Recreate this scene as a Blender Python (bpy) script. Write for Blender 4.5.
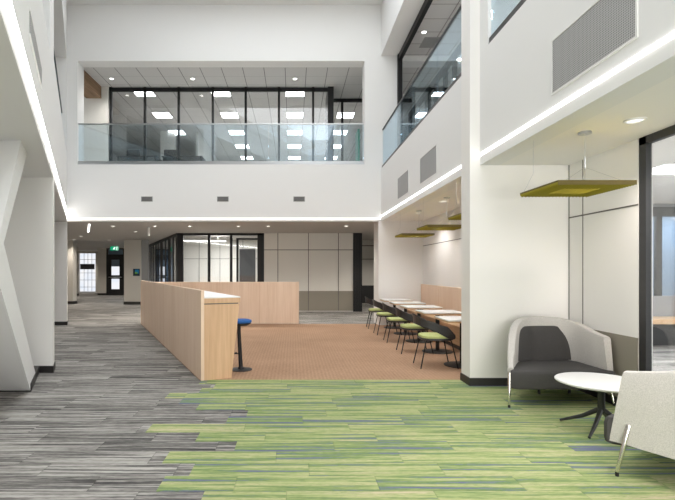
import bpy, bmesh, math, random
from mathutils import Vector, Matrix
random.seed(7)
C = bpy.context.scene.collection
PI = math.pi
for o in list(bpy.data.objects):
    bpy.data.objects.remove(o, do_unlink=True)

# ---------------------------------------------------------------- camera, world, big lights, exposure
cam_d = bpy.data.cameras.new('camera'); cam = bpy.data.objects.new('camera', cam_d); C.objects.link(cam)
cam.location = (0, 0, 1.5); cam.rotation_euler = (PI / 2, 0, 0)
cam_d.sensor_width = 36; cam_d.lens = 470 * 36 / 675
cam_d.shift_x = (337.5 - 293) / 675; cam_d.shift_y = (271 - 250) / 675
cam_d.clip_start = 0.05; cam_d.clip_end = 200
bpy.context.scene.camera = cam

world = bpy.data.worlds.new('world'); bpy.context.scene.world = world; world.use_nodes = True
wb = world.node_tree.nodes['Background']; wb.inputs[0].default_value = (0.93, 0.97, 1.0, 1); wb.inputs[1].default_value = 0.95

def area(name, loc, sx, sy, power, color=(1, 1, 1), rot=(0, 0, 0)):
    l = bpy.data.lights.new(name, 'AREA'); l.shape = 'RECTANGLE'; l.size = sx; l.size_y = sy
    l.energy = power; l.color = color
    o = bpy.data.objects.new(name, l); o.location = loc; o.rotation_euler = rot; C.objects.link(o)
    return o
area('skylight_daylight', (-0.6, 4.6, 9.3), 5.5, 13.0, 250, (0.96, 0.98, 1.0))
area('front_fill_light', (-1.6, -4.5, 1.7), 9.5, 3.2, 680, (1.0, 0.97, 0.92), (PI / 2, 0, 0))  # added fill behind the camera, brightens the lower zone

vs = bpy.context.scene.view_settings
vs.view_transform = 'Standard'; vs.look = 'None'; vs.gamma = 1; vs.use_curve_mapping = False
vs.exposure = 0.52

# ---------------------------------------------------------------- node helpers and materials
def srgb(r, g, b):
    f = lambda c: (c / 255) / 12.92 if c / 255 <= 0.04045 else ((c / 255 + 0.055) / 1.055) ** 2.4
    return (f(r), f(g), f(b), 1)

class NT:
    def __init__(s, name):
        s.m = bpy.data.materials.new(name); s.m.use_nodes = True
        s.t = s.m.node_tree; s.n = s.t.nodes; s.b = s.n['Principled BSDF']; s.out = s.n['Material Output']
        s._co = None
    def new(s, ty): return s.n.new(ty)
    def link(s, a, b): s.t.links.new(a, b)
    def co(s):
        if s._co is None: s._co = s.new('ShaderNodeTexCoord').outputs['Object']
        return s._co
    def math(s, op, a, b=None, c=None):
        n = s.new('ShaderNodeMath'); n.operation = op
        for i, v in enumerate((a, b, c)):
            if v is None: continue
            if isinstance(v, (int, float)): n.inputs[i].default_value = v
            else: s.link(v, n.inputs[i])
        return n.outputs[0]
    def xyz(s):
        n = s.new('ShaderNodeSeparateXYZ'); s.link(s.co(), n.inputs[0]); return n.outputs
    def comb(s, x, y, z):
        n = s.new('ShaderNodeCombineXYZ')
        for i, v in enumerate((x, y, z)):
            if isinstance(v, (int, float)): n.inputs[i].default_value = v
            else: s.link(v, n.inputs[i])
        return n.outputs[0]
    def noise(s, vec, scale, detail=2, rough=0.5):
        n = s.new('ShaderNodeTexNoise'); s.link(vec, n.inputs['Vector'])
        n.inputs['Scale'].default_value = scale; n.inputs['Detail'].default_value = detail
        n.inputs['Roughness'].default_value = rough
        return n.outputs[0]
    def ramp(s, fac, stops, interp='LINEAR'):
        n = s.new('ShaderNodeValToRGB'); s.link(fac, n.inputs[0]); r = n.color_ramp; r.interpolation = interp
        while len(r.elements) > 1: r.elements.remove(r.elements[-1])
        r.elements[0].position = stops[0][0]; r.elements[0].color = stops[0][1]
        for p, c in stops[1:]:
            e = r.elements.new(p); e.color = c
        return n.outputs[0]
    def mix(s, fac, a, b, mode='MIX'):
        n = s.new('ShaderNodeMix'); n.data_type = 'RGBA'; n.blend_type = mode
        for i, v in ((0, fac), (6, a), (7, b)):
            if isinstance(v, (int, float)): n.inputs[i].default_value = v
            elif isinstance(v, tuple): n.inputs[i].default_value = v
            else: s.link(v, n.inputs[i])
        return n.outputs[2]
    def base(s, col): s.link(col, s.b.inputs['Base Color'])
    def bump(s, h, strength=0.2, dist=0.002):
        n = s.new('ShaderNodeBump'); n.inputs['Strength'].default_value = strength; n.inputs['Distance'].default_value = dist
        s.link(h, n.inputs['Height']); s.link(n.outputs[0], s.b.inputs['Normal'])

def plain(name, col, rough=0.6, metal=0.0, var=0.03, scale=3.0, spec=0.5, bump=0.0, bscale=200):
    t = NT(name); n = t.noise(t.co(), scale, 3)
    dark = tuple(max(0, c * (1 - var)) for c in col[:3]) + (1,)
    t.base(t.mix(n, dark, col)); t.b.inputs['Roughness'].default_value = rough
    t.b.inputs['Metallic'].default_value = metal; t.b.inputs['Specular IOR Level'].default_value = spec
    if bump: t.bump(t.noise(t.co(), bscale, 2), bump)
    return t.m

def emit(name, col, strength):
    t = NT(name); e = t.new('ShaderNodeEmission'); e.inputs[0].default_value = col; e.inputs[1].default_value = strength
    t.link(e.outputs[0], t.out.inputs[0]); return t.m

def glass(name, tint, refl=0.12, gcol=(1, 1, 1, 1)):
    t = NT(name); tr = t.new('ShaderNodeBsdfTransparent'); tr.inputs[0].default_value = tint
    gl = t.new('ShaderNodeBsdfGlossy'); gl.inputs['Roughness'].default_value = 0.0; gl.inputs[0].default_value = gcol
    fr = t.new('ShaderNodeFresnel'); ge = t.new('ShaderNodeNewGeometry'); t.link(t.math('ADD', t.math('MULTIPLY', ge.outputs['Backfacing'], 1 / 1.5 - 1.5), 1.5), fr.inputs[0])
    f = t.math('MINIMUM', t.math('ADD', t.math('MULTIPLY', fr.outputs[0], 1.0), refl - 0.04), 1.0)
    mx = t.new('ShaderNodeMixShader'); t.link(f, mx.inputs[0]); t.link(tr.outputs[0], mx.inputs[1]); t.link(gl.outputs[0], mx.inputs[2])
    t.link(mx.outputs[0], t.out.inputs[0]); return t.m

def plank_carpet(name, y0, h, L, stops, sx=1.3, sy=38, seam=0.72, gstr=0.35):
    t = NT(name); x, y, z = t.xyz()
    yy = t.math('DIVIDE', t.math('SUBTRACT', y, y0), h); row = t.math('FLOOR', yy)
    wr = t.new('ShaderNodeTexWhiteNoise'); wr.noise_dimensions = '1D'; t.link(row, wr.inputs['W'])
    xx = t.math('ADD', t.math('DIVIDE', x, L), wr.outputs[0]); col = t.math('FLOOR', xx)
    wp = t.new('ShaderNodeTexWhiteNoise'); wp.noise_dimensions = '2D'; t.link(t.comb(row, col, 0), wp.inputs['Vector'])
    r = wp.outputs[0]
    v = t.comb(t.math('ADD', t.math('MULTIPLY', x, sx), t.math('MULTIPLY', r, 90)), t.math('MULTIPLY', y, sy), t.math('MULTIPLY', r, 37))
    n = t.noise(v, 1.0, 3, 0.6)
    v2 = t.comb(t.math('ADD', t.math('MULTIPLY', x, 14), t.math('MULTIPLY', r, 50)), t.math('MULTIPLY', y, 150), r)
    g = t.noise(v2, 1.0, 2, 0.6)
    f = t.math('ADD', n, t.math('MULTIPLY', t.math('SUBTRACT', r, 0.5), 0.10))
    f = t.math('ADD', f, t.math('MULTIPLY', t.math('SUBTRACT', g, 0.5), gstr))
    c = t.ramp(f, stops)
    fy = t.math('FRACT', yy); fx = t.math('FRACT', xx)
    e = t.math('MAXIMUM', t.math('LESS_THAN', fy, 0.03), t.math('LESS_THAN', fx, 0.008))
    c = t.mix(t.math('MULTIPLY', e, 1 - seam), c, (0.03, 0.04, 0.03, 1))
    t.base(c); t.b.inputs['Roughness'].default_value = 0.95; t.b.inputs['Specular IOR Level'].default_value = 0.15
    t.bump(g, 0.4, 0.004)
    return t.m

def tile_ceiling(name, col, line, step, wx=0.02, wy=0.02, x0=0.0, y0=0.0):
    t = NT(name); x, y, z = t.xyz()
    fx = t.math('FRACT', t.math('DIVIDE', t.math('SUBTRACT', x, x0), step)); fy = t.math('FRACT', t.math('DIVIDE', t.math('SUBTRACT', y, y0), step))
    e = t.math('MAXIMUM', t.math('LESS_THAN', fx, wx / step), t.math('LESS_THAN', fy, wy / step))
    t.base(t.mix(e, col, line)); t.b.inputs['Roughness'].default_value = 0.9
    return t.m

def wood(name, light, dark, axis='Z', rough=0.45):
    t = NT(name); x, y, z = t.xyz()
    s = {'X': (1.2, 26, 26), 'Y': (26, 1.2, 26), 'Z': (26, 26, 1.2)}[axis]
    v = t.comb(*[t.math('MULTIPLY', c, k) for c, k in zip((x, y, z), s)])
    n = t.noise(v, 1.0, 4, 0.6)
    s2 = {'X': (.5, 5, 5), 'Y': (5, .5, 5), 'Z': (5, 5, .5)}[axis]
    n2 = t.noise(t.comb(*[t.math('MULTIPLY', c, k) for c, k in zip((x, y, z), s2)]), 1.0, 2)
    f = t.math('ADD', t.math('MULTIPLY', n, .6), t.math('MULTIPLY', n2, .4))
    t.base(t.ramp(f, [(0.32, dark), (0.62, light)])); t.b.inputs['Roughness'].default_value = rough
    return t.m

M = {}
M['white'] = plain('white_wall_paint', (0.80, 0.80, 0.79, 1), 0.75, var=0.012, spec=0.2)
M['cream'] = plain('cream_wall', (0.84, 0.825, 0.80, 1), 0.75, var=0.012, spec=0.2)  # slightly warmer, paler wall tone for the fins and lower alcoves
M['ceil'] = plain('ceiling_paint', (0.86, 0.845, 0.82, 1), 0.85, var=0.02, spec=0.2)
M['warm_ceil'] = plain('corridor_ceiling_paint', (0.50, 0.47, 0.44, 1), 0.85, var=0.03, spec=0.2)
M['beige'] = plain('beige_wall_paint', (0.56, 0.53, 0.48, 1), 0.8, var=0.02, spec=0.2)
M['dado'] = plain('taupe_panel', srgb(142, 136, 124), 0.6, var=0.03)
M['panel'] = plain('light_grey_panel', srgb(220, 217, 210), 0.5, var=0.02)
M['black'] = plain('black_metal', (0.016, 0.016, 0.017, 1), 0.5, var=0.1, spec=0.3)
M['base'] = plain('black_baseboard', (0.022, 0.020, 0.019, 1), 0.5, var=0.1)
M['charcoal'] = plain('charcoal_frame', (0.028, 0.028, 0.029, 1), 0.4, var=0.1)
M['seam'] = plain('dark_joint', (0.14, 0.13, 0.12, 1), 0.8)
M['steel'] = plain('brushed_steel', (0.55, 0.56, 0.57, 1), 0.3, 1.0)
M['chrome'] = plain('chrome', (0.75, 0.73, 0.68, 1), 0.12, 1.0, var=0.01)
M['lens'] = emit('lamp_lens', (1, 0.96, 0.9, 1), 9)
M['lens_off'] = plain('white_trim', (0.8, 0.8, 0.78, 1), 0.4)
M['led'] = emit('led_strip_glow', (1, 0.985, 0.96, 1), 4)
M['led_warm'] = emit('led_strip_warm_glow', (1, 0.88, 0.78, 1), 1.8)
M['panel_light'] = emit('ceiling_panel_glow', (1, 1, 1, 1), 11)
M['linear'] = emit('linear_lamp_glow', (1, 0.97, 0.93, 1), 3.0)
M['rail_glass'] = glass('railing_glass', (0.89, 0.94, 0.965, 1), 0.11, (0.8, 0.92, 1, 1))
M['clear_glass'] = glass('clear_glass', (0.96, 0.97, 0.975, 1), 0.07)
M['room_glass'] = glass('meeting_room_glass', (0.97, 0.98, 0.98, 1), 0.05)
M['wood'] = wood('pale_maple', srgb(238, 212, 188), srgb(224, 194, 166), 'Z')
M['wood_v'] = wood('maple_end_panel', srgb(220, 182, 146), srgb(198, 158, 122), 'Z')
M['wood_h'] = wood('maple_bench', srgb(214, 180, 142), srgb(188, 148, 108), 'Y')
M['wood_d'] = wood('walnut_beam', srgb(150, 122, 96), srgb(110, 85, 62), 'Y', 0.8)
M['top'] = plain('white_laminate', (0.84, 0.83, 0.81, 1), 0.35, var=0.01)
M['shell'] = plain('black_plastic', (0.028, 0.027, 0.028, 1), 0.45, var=0.15)
M['lime'] = plain('lime_fabric', srgb(204, 212, 142), 0.9, var=0.18, scale=60)
M['blue'] = plain('blue_fabric', srgb(28, 92, 165), 0.7, var=0.1)
M['dkfab'] = plain('dark_grey_fabric', (0.072, 0.068, 0.066, 1), 0.9, var=0.35, scale=90, bump=0.3)
def speckle():
    t = NT('speckled_grey_fabric'); n = t.noise(t.co(), 170, 2, 0.7)
    t.base(t.ramp(n, [(0.36, srgb(182, 179, 174)), (0.6, srgb(206, 202, 197))])); t.b.inputs['Roughness'].default_value = 0.95
    t.bump(n, 0.3, 0.002); return t.m
M['ltfab'] = speckle()
M['olive'] = plain('olive_felt', srgb(150, 138, 22), 0.85, var=0.12, scale=30)
M['olive_edge'] = plain('olive_felt_edge', srgb(98, 86, 40), 0.85, var=0.1)
M['green_sign'] = emit('exit_sign_green', srgb(20, 150, 105), 0.8)
M['white_sign'] = emit('exit_sign_white', (0.9, 1, 0.95, 1), 1.6)
M['sign_dark'] = plain('sign_dark', srgb(25, 45, 60), 0.3)
M['sign_blue'] = plain('sign_blue', srgb(30, 130, 190), 0.3)
M['sign_green'] = plain('sign_green', srgb(110, 190, 70), 0.3)
M['teal'] = plain('teal_panel', srgb(20, 160, 130), 0.5)
M['navy'] = plain('navy_panel', srgb(34, 52, 84), 0.4, var=0.1)
M['bluegrey'] = plain('blue_grey_panel', srgb(110, 130, 150), 0.4, var=0.1)
M['grey_fab'] = plain('grey_upholstery', srgb(150, 150, 152), 0.8, var=0.06)
M['vent'] = plain('vent_metal', (0.32, 0.32, 0.31, 1), 0.5)
M['ventdk'] = plain('vent_dark', (0.05, 0.05, 0.05, 1), 0.6)
M['screen'] = plain('dark_screen', (0.03, 0.03, 0.033, 1), 0.6, spec=0.2)
def win_bright():
    t = NT('daylit_frosted_window'); n = t.noise(t.co(), 1.5, 2)
    e = t.new('ShaderNodeEmission'); t.link(t.ramp(n, [(0.3, (0.80, 0.86, 0.96, 1)), (0.7, (1, 0.98, 0.97, 1))]), e.inputs[0]); e.inputs[1].default_value = 0.7
    t.link(e.outputs[0], t.out.inputs[0]); return t.m
M['daylit'] = win_bright()
def perf():
    t = NT('perforated_metal'); v = t.new('ShaderNodeTexVoronoi'); v.inputs['Scale'].default_value = 55; v.inputs['Randomness'].default_value = 0
    t.link(t.co(), v.inputs['Vector'])
    t.base(t.ramp(v.outputs['Distance'], [(0.30, (0.12, 0.12, 0.12, 1)), (0.42, (0.40, 0.40, 0.395, 1))])); t.b.inputs['Roughness'].default_value = 0.6
    return t.m
M['perf'] = perf()
M['tile'] = tile_ceiling('tile_ceiling', (0.62, 0.61, 0.60, 1), (0.16, 0.16, 0.16, 1), 0.61, 0.018, 0.006, x0=0.375)
M['tile2'] = tile_ceiling('corridor_tile_ceiling', (0.62, 0.61, 0.60, 1), (0.2, 0.17, 0.17, 1), 0.61, 0.018, 0.018, y0=0.1)
grey_stops = [(0.31, srgb(70, 69, 68)), (0.42, srgb(106, 104, 102)), (0.50, srgb(134, 131, 127)), (0.57, srgb(162, 159, 154)), (0.68, srgb(190, 187, 181))]
M['grey_carpet'] = plank_carpet('grey_streak_carpet', 6.47, 0.234, 1.0, grey_stops, 1.1, 34)
g = [(0.30, srgb(106, 108, 142)), (0.37, srgb(122, 134, 134)), (0.41, srgb(108, 134, 88)), (0.48, srgb(142, 158, 104)), (0.55, srgb(166, 176, 122)),
     (0.60, srgb(192, 186, 146)), (0.64, srgb(140, 158, 102)), (0.72, srgb(198, 186, 154))]
M['green_carpet'] = plank_carpet('green_streak_carpet', 6.47, 0.234, 1.0, g, 0.7, 20, seam=0.8, gstr=0.26)
def orange():
    t = NT('terracotta_carpet'); x, y, z = t.xyz()
    a = t.math('SINE', t.math('MULTIPLY', t.math('ADD', x, y), 60)); b = t.math('SINE', t.math('MULTIPLY', t.math('SUBTRACT', x, y), 60))
    w = t.math('MULTIPLY', a, b); n = t.noise(t.co(), 25, 3, 0.7); n2 = t.noise(t.co(), 1.2, 2)
    f = t.math('ADD', t.math('MULTIPLY', w, 0.12), t.math('ADD', t.math('MULTIPLY', n, .7), t.math('MULTIPLY', n2, .3)))
    t.base(t.ramp(f, [(0.25, srgb(152, 120, 96)), (0.75, srgb(194, 160, 132))])); t.b.inputs['Roughness'].default_value = 0.95
    t.b.inputs['Specular IOR Level'].default_value = 0.15
    return t.m
M['orange_carpet'] = orange()

# ---------------------------------------------------------------- mesh helpers
def box(bm, x0, x1, y0, y1, z0, z1):
    return prism(bm, [(x0, y0), (x1, y0), (x1, y1), (x0, y1)], z0, z1)
def prism(bm, pts, z0, z1):
    lo = [bm.verts.new((p[0], p[1], z0)) for p in pts]; hi = [bm.verts.new((p[0], p[1], z1)) for p in pts]
    n = len(pts); bm.faces.new(lo[::-1]); bm.faces.new(hi)
    for i in range(n): bm.faces.new((lo[i], lo[(i + 1) % n], hi[(i + 1) % n], hi[i]))
def quad(bm, *p): bm.faces.new([bm.verts.new(q) for q in p])
def tube(bm, pts, r, seg=10, cap=True):
    pts = [Vector(p) for p in pts]; rings = []; rr = r if isinstance(r, (list, tuple)) else [r] * len(pts)
    ref = None
    for i, p in enumerate(pts):
        d = (pts[min(i + 1, len(pts) - 1)] - pts[max(i - 1, 0)]).normalized()
        if ref is None: ref = Vector((0, 0, 1)) if abs(d.z) < .9 else Vector((1, 0, 0))
        a = d.cross(ref).normalized(); b = d.cross(a).normalized(); ref = a.cross(d) if False else ref
        rings.append([bm.verts.new(p + rr[i] * (math.cos(2 * PI * k / seg) * a + math.sin(2 * PI * k / seg) * b)) for k in range(seg)])
    for i in range(len(rings) - 1):
        for k in range(seg): bm.faces.new((rings[i][k], rings[i][(k + 1) % seg], rings[i + 1][(k + 1) % seg], rings[i + 1][k]))
    if cap: bm.faces.new(rings[0][::-1]); bm.faces.new(rings[-1])
def lathe(bm, prof, c=(0, 0, 0), seg=40):
    rings = []
    for r, z in prof:
        if r < 1e-5: rings.append([bm.verts.new((c[0], c[1], c[2] + z))])
        else: rings.append([bm.verts.new((c[0] + r * math.cos(2 * PI * k / seg), c[1] + r * math.sin(2 * PI * k / seg), c[2] + z)) for k in range(seg)])
    for a, b in zip(rings, rings[1:]):
        for k in range(seg):
            k2 = (k + 1) % seg
            if len(a) == 1 and len(b) > 1: bm.faces.new((a[0], b[k2], b[k]))
            elif len(b) == 1 and len(a) > 1: bm.faces.new((a[k], a[k2], b[0]))
            elif len(a) > 1: bm.faces.new((a[k], a[k2], b[k2], b[k]))
def BM(): return bmesh.new()
def mk(name, bm, mat, parent=None, bevel=0.0, smooth=False, local=False, seg=2):
    """link a mesh; coordinates are world unless local=True, then the parent's own"""
    bmesh.ops.recalc_face_normals(bm, faces=bm.faces[:])
    off = Vector((0, 0, 0))
    if parent is not None and not local:
        p = parent
        while p is not None: off += p.location; p = p.parent
        bmesh.ops.translate(bm, verts=bm.verts[:], vec=-off)
    me = bpy.data.meshes.new(name); bm.to_mesh(me); bm.free()
    o = bpy.data.objects.new(name, me); C.objects.link(o)
    if mat is not None: me.materials.append(mat)
    if parent is not None: o.parent = parent
    if smooth:
        for p in me.polygons: p.use_smooth = True
        try: me.set_sharp_from_angle(angle=math.radians(38))
        except Exception: pass
    if bevel:
        m = o.modifiers.new('bevel', 'BEVEL'); m.width = bevel; m.segments = seg; m.limit_method = 'ANGLE'; m.angle_limit = math.radians(40)
    return o
def struct(name, bm, mat, parent=None, **k):
    o = mk(name, bm, mat, parent, **k)
    if parent is None: o['kind'] = 'structure'
    return o
def sempty(name, loc=(0, 0, 0)):
    o = bpy.data.objects.new(name, None); o.location = loc; C.objects.link(o); o['kind'] = 'structure'; return o
def tag(o, label, cat, group=None):
    o['label'] = label; o['category'] = cat
    if group: o['group'] = group
    return o
def thing(name, label, cat, loc=(0, 0, 0), rz=0, group=None):
    o = bpy.data.objects.new(name, None); o.location = loc; o.rotation_euler = (0, 0, rz); o.empty_display_size = .1
    C.objects.link(o); return tag(o, label, cat, group)
def dup(root, loc, rz=None, label=None, parent=None):
    r = root.copy(); C.objects.link(r)
    if parent is None:
        r.location = loc
        if rz is not None: r.rotation_euler = (0, 0, rz)
        if label: r['label'] = label
    else: r.parent = parent
    for ch in list(root.children): dup(ch, None, parent=r)
    return r
def xl(Y): return -0.439 - 0.447 * Y          # the slanted left wall line
LN = (-0.913, -0.408)                          # outward normal of that line
def lpt(Y, off=0.0): return (xl(Y) + LN[0] * off, Y + LN[1] * off)
def lbox(bm, Y0, Y1, z0, z1, o0, o1): prism(bm, [lpt(Y0, o0), lpt(Y1, o0), lpt(Y1, o1), lpt(Y0, o1)], z0, z1)

# ================================================================ THE SETTING
bm = BM(); prism(bm, [(-22, -3), (12, -3), (12, 36), (-22, 36)], -0.1, 0.0); struct('floor', bm, M['grey_carpet'])
# green planks: staircase edge against the grey ones
H = 0.234; edge = [-1.25, -1.02, -1.16, -1.51, -1.29, -1.05, -.48, -.66, -1.37, -.86, -.49, -1.02, -.76, -.93, -.6, -1.1, -.8, -.5, -1.2, -.9, -.7, -1.0]
bm = BM()
for k, x in enumerate(edge):
    box(bm, x, 3.62, 6.47 - H * (k + 1), 6.47 - H * k, 0.0, 0.004)
struct('floor_green_carpet', bm, M['green_carpet'])
bm = BM(); prism(bm, [(-1.29, 6.47), (3.62, 6.47), (3.62, 13.3), (-4.3, 13.3)], 0.0, 0.004); struct('floor_terracotta_carpet', bm, M['orange_carpet'])

YB = 13.0; XR = 2.44
# back bulkhead with its wide opening
bm = BM()
xa, xb = xl(YB) - 0.6, 12.0
box(bm, xa, xb, YB, YB + .42, 2.88, 4.45); box(bm, xa, xb, YB, YB + .42, 7.31, 9.2)
box(bm, xa, -5.97, YB, YB + .42, 4.45, 7.31); box(bm, 1.98, XR + .5, YB, YB + .42, 4.45, 7.31)
struct('wall_back', bm, M['white'])
# left upper wall
bm = BM()
lbox(bm, -3, YB + .1, 3.035, 4.42, 0, .45)
lbox(bm, 6.25, YB + .1, 4.42, 4.70, 0, .45); lbox(bm, 6.25, 7.1, 4.70, 9.2, 0, .45); lbox(bm, 12.6, YB + .1, 4.70, 9.2, 0, .45)
lbox(bm, -3, 1.5, 4.42, 9.2, 0, .45); lbox(bm, 1.5, 6.25, 7.2, 9.2, 0, .45); lbox(bm, 7.1, 12.6, 7.2, 9.2, 0, .45)
lbox(bm, -3, YB, 2.88, 2.995, 0, .45); lbox(bm, -3, YB, 2.995, 3.035, .03, .45)
struct('wall_left', bm, M['white'])
# left lower: fins, wall behind, soffit
bm = BM()
def fin(bm, Y, th, depth, z1): prism(bm, [(xl(Y), Y), (xl(Y + th), Y + th), (xl(Y + th) - depth, Y + th), (xl(Y) - depth, Y)], 0.0, z1)
bb = BM()
for Y, th, dp in ((6.94, .3, 1.35), (13.0, .42, 1.2)):
    fin(bm, Y, th, dp, 2.88)
    prism(bb, [(xl(Y) + .012, Y - .012), (xl(Y + th) + .012, Y + th + .012), (xl(Y + th) - dp, Y + th + .012), (xl(Y) - dp, Y - .012)], 0, .1)
lbox(bm, -3, 13.5, 0, 2.9, 1.45, 1.6)
struct('wall_left_lower', bm, M['cream'])
lbox(bb, -3, 13.5, 0, .1, 1.43, 1.45)
bm = BM(); lbox(bm, -3, 13.2, 2.88, 3.0, .45, 1.7); struct('ceiling_left', bm, M['ceil'])
# slanted brace: one folded concrete member in the left wall plane
bm = BM()
prof = [(5.87, 0.0), (3.42, 1.56), (4.97, 2.88), (5.52, 2.88), (3.88, 1.73), (6.62, 0.0)]
a = [bm.verts.new((xl(y) - .215, y, z)) for y, z in prof]; b = [bm.verts.new((xl(y) - .60, y, z)) for y, z in prof]
for f in ((0, 1, 4, 5), (1, 2, 3, 4)):
    bm.faces.new([a[i] for i in f]); bm.faces.new([b[i] for i in f][::-1])
for i in range(6):
    j = (i + 1) % 6; bm.faces.new((a[i], b[i], b[j], a[j]))
tag(mk('slanted_column', bm, M['white']), 'folded white slanted column standing against the left wall', 'column')
prism(bb, [(xl(5.85) - .203, 5.85), (xl(6.95) - .203, 6.95), (xl(6.95) - .60, 6.95), (xl(5.85) - .612, 5.85)], 0, .1)
struct('baseboard_left', bb, M['base'])

# right upper wall, with two long openings; the tall fin between
bm = BM()
T = .5
box(bm, XR, XR + T, -3, YB, 3.035, 4.33); box(bm, XR, XR + T, 6.40, YB, 7.46, 9.2); box(bm, XR, XR + T, -3, 6.40, 7.46, 9.2)
box(bm, XR, XR + T, 5.88, 6.45, 4.33, 7.46)
box(bm, XR, XR + .25, -3, YB, 2.88, 2.995); box(bm, XR + .03, XR + .25, -3, YB, 2.995, 3.035)
struct('wall_right', bm, M['white'])
bm = BM(); box(bm, 2.31, XR, 6.135, 6.45, 0, 9.2); box(bm, XR, 3.75, 6.135, 6.45, 0, 2.9); struct('wall_right_fin', bm, M['cream'])
bm = BM(); box(bm, 2.298, 3.6, 6.123, 6.462, 0, .105); box(bm, 3.585, 3.6, 4.88, 6.13, 0, .1); struct('baseboard_right', bm, M['base'])
bm = BM(); box(bm, XR + .25, 3.75, -3, YB, 2.88, 3.0); box(bm, XR + .01, 3.75, -3, YB, 3.04, 3.1); struct('ceiling_right', bm, M['ceil'])
# end block of the dining alcove and its side wall
bm = BM(); box(bm, 2.365, 3.75, YB, YB + .75, 0, 2.9); struct('wall_dining_end', bm, M['cream'])
bm = BM(); box(bm, 3.6, 3.75, 6.45, YB, 0, 2.9); s = struct('wall_dining_side', bm, M['cream'])
bm = BM(); box(bm, 3.592, 3.6, 6.46, 12.99, 2.185, 2.20)
struct('trim_1', bm, M['seam'])
# lounge alcove side wall
bm = BM(); box(bm, 3.6, 3.75, 4.90, 6.14, 0, 2.9); struct('wall_lounge_side', bm, M['cream'])
bm = BM(); box(bm, 3.588, 3.6, 4.90, 6.13, .105, .80); struct('wall_lounge_dado', bm, M['dado'])
bm = BM(); box(bm, 3.592, 3.6, 4.90, 6.13, 2.185, 2.20); box(bm, 3.594, 3.6, 5.83, 5.838, .8, 2.88); box(bm, 3.594, 3.6, 6.12, 6.13, .8, 2.88)
struct('trim_2', bm, M['seam'])

# top ceiling with the skylight opening
bm = BM()
box(bm, -10, 8, 11.7, 13.0, 8.86, 9.2); box(bm, 2.3, 3, -3, 11.7, 9.0, 9.3); lbox(bm, -3, 12.9, 9.0, 9.3, -.5, .6)
struct('ceiling_top', bm, M['white'])

# upper floor slab + ceilings + far walls of the upper storey
bm = BM(); box(bm, -12, 12, YB + .42, 27, 4.2, 4.36); box(bm, XR + T, 12, -3, YB + .42, 4.15, 4.30); struct('floor_upper', bm, M['panel'])  # floor colour lightened to bounce light onto the upper ceilings
bm = BM(); box(bm, -12, XR + T, YB + .42, 27, 7.31, 7.5); struct('ceiling_upper_back', bm, M['tile'])
bm = BM(); box(bm, XR + T, 12, -3, 27, 7.45, 7.6); struct('ceiling_upper_right', bm, M['tile2'])
bm = BM(); box(bm, -12, 12, 26, 26.2, 4.36, 7.31); box(bm, -10.2, -10, 13.4, 26, 4.36, 7.31); struct('wall_upper_back', bm, M['white'])
bm = BM(); box(bm, 8.6, 8.8, -3, 27, 4.3, 7.45); box(bm, 4.7, 8.6, 15.0, 15.1, 4.3, 7.45); struct('wall_upper_right', bm, M['white'])
bm = BM(); box(bm, -10, -5.82, 14.80, 14.95, 4.36, 7.31); box(bm, -5.5, -4.9, 19.5, 19.6, 4.36, 7.31); box(bm, -4.05, -3.95, 19.6, 26, 4.36, 7.31)
struct('wall_upper_partition', bm, M['panel'])
# upper left storey behind the left openings
bm = BM(); lbox(bm, -3, 12.6, 4.42, 7.4, 2.6, 2.75); struct('wall_upper_left', bm, M['beige'])
bm = BM(); lbox(bm, -3, 12.6, 7.2, 7.35, .45, 2.75); struct('ceiling_upper_left', bm, M['ceil'])
bm = BM(); lbox(bm, -3, 12.6, 4.25, 4.42, .45, 2.75); struct('floor_upper_left', bm, M['grey_fab'])

# lower rear hall
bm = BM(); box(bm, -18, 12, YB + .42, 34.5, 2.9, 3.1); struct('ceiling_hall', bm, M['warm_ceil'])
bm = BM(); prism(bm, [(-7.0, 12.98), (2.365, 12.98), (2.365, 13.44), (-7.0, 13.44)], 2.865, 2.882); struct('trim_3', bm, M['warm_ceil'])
bm = BM()
box(bm, -1.07, 2.22, 17.4, 17.55, .0, 2.9)
struct('wall_hall_back', bm, M['panel'])
bm = BM(); box(bm, -1.07, 2.22, 17.385, 17.4, 0.03, .76); struct('wall_hall_dado', bm, M['dado'])
bm = BM()
for x in (-.56, .57, 1.68): box(bm, x - .012, x + .012, 17.375, 17.4, 0.03, 2.9)
box(bm, -1.07, 2.22, 17.39, 17.4, 2.27, 2.295); struct('trim_4', bm, M['seam'])
bm = BM(); box(bm, 2.22, 2.55, 17.35, 17.55, 0, 2.9)
for k in range(4): box(bm, 2.24 + k * .08, 2.27 + k * .08, 17.335, 17.35, 0, 2.9)
struct('door_1', bm, M['black'])
bm = BM(); box(bm, 2.4, 6, 21.2, 21.4, 0, 2.9); struct('wall_hall_far', bm, M['panel'])
bm = BM(); box(bm, 2.8, 3.75, 21.17, 21.2, .05, .85); struct('trim_5', bm, M['charcoal'])
bm = BM(); box(bm, 2.8, 3.75, 21.18, 21.2, 2.62, 2.66); box(bm, 2.8, 3.75, 21.185, 21.2, 2.02, 2.05); box(bm, 2.8, 2.82, 21.18, 21.2, 0, 2.66); struct('trim_6', bm, M['seam'])
bm = BM(); box(bm, 5.4, 5.5, 13.7, 21.3, 0, 2.9); struct('wall_hall_right', bm, M['beige'])

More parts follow.
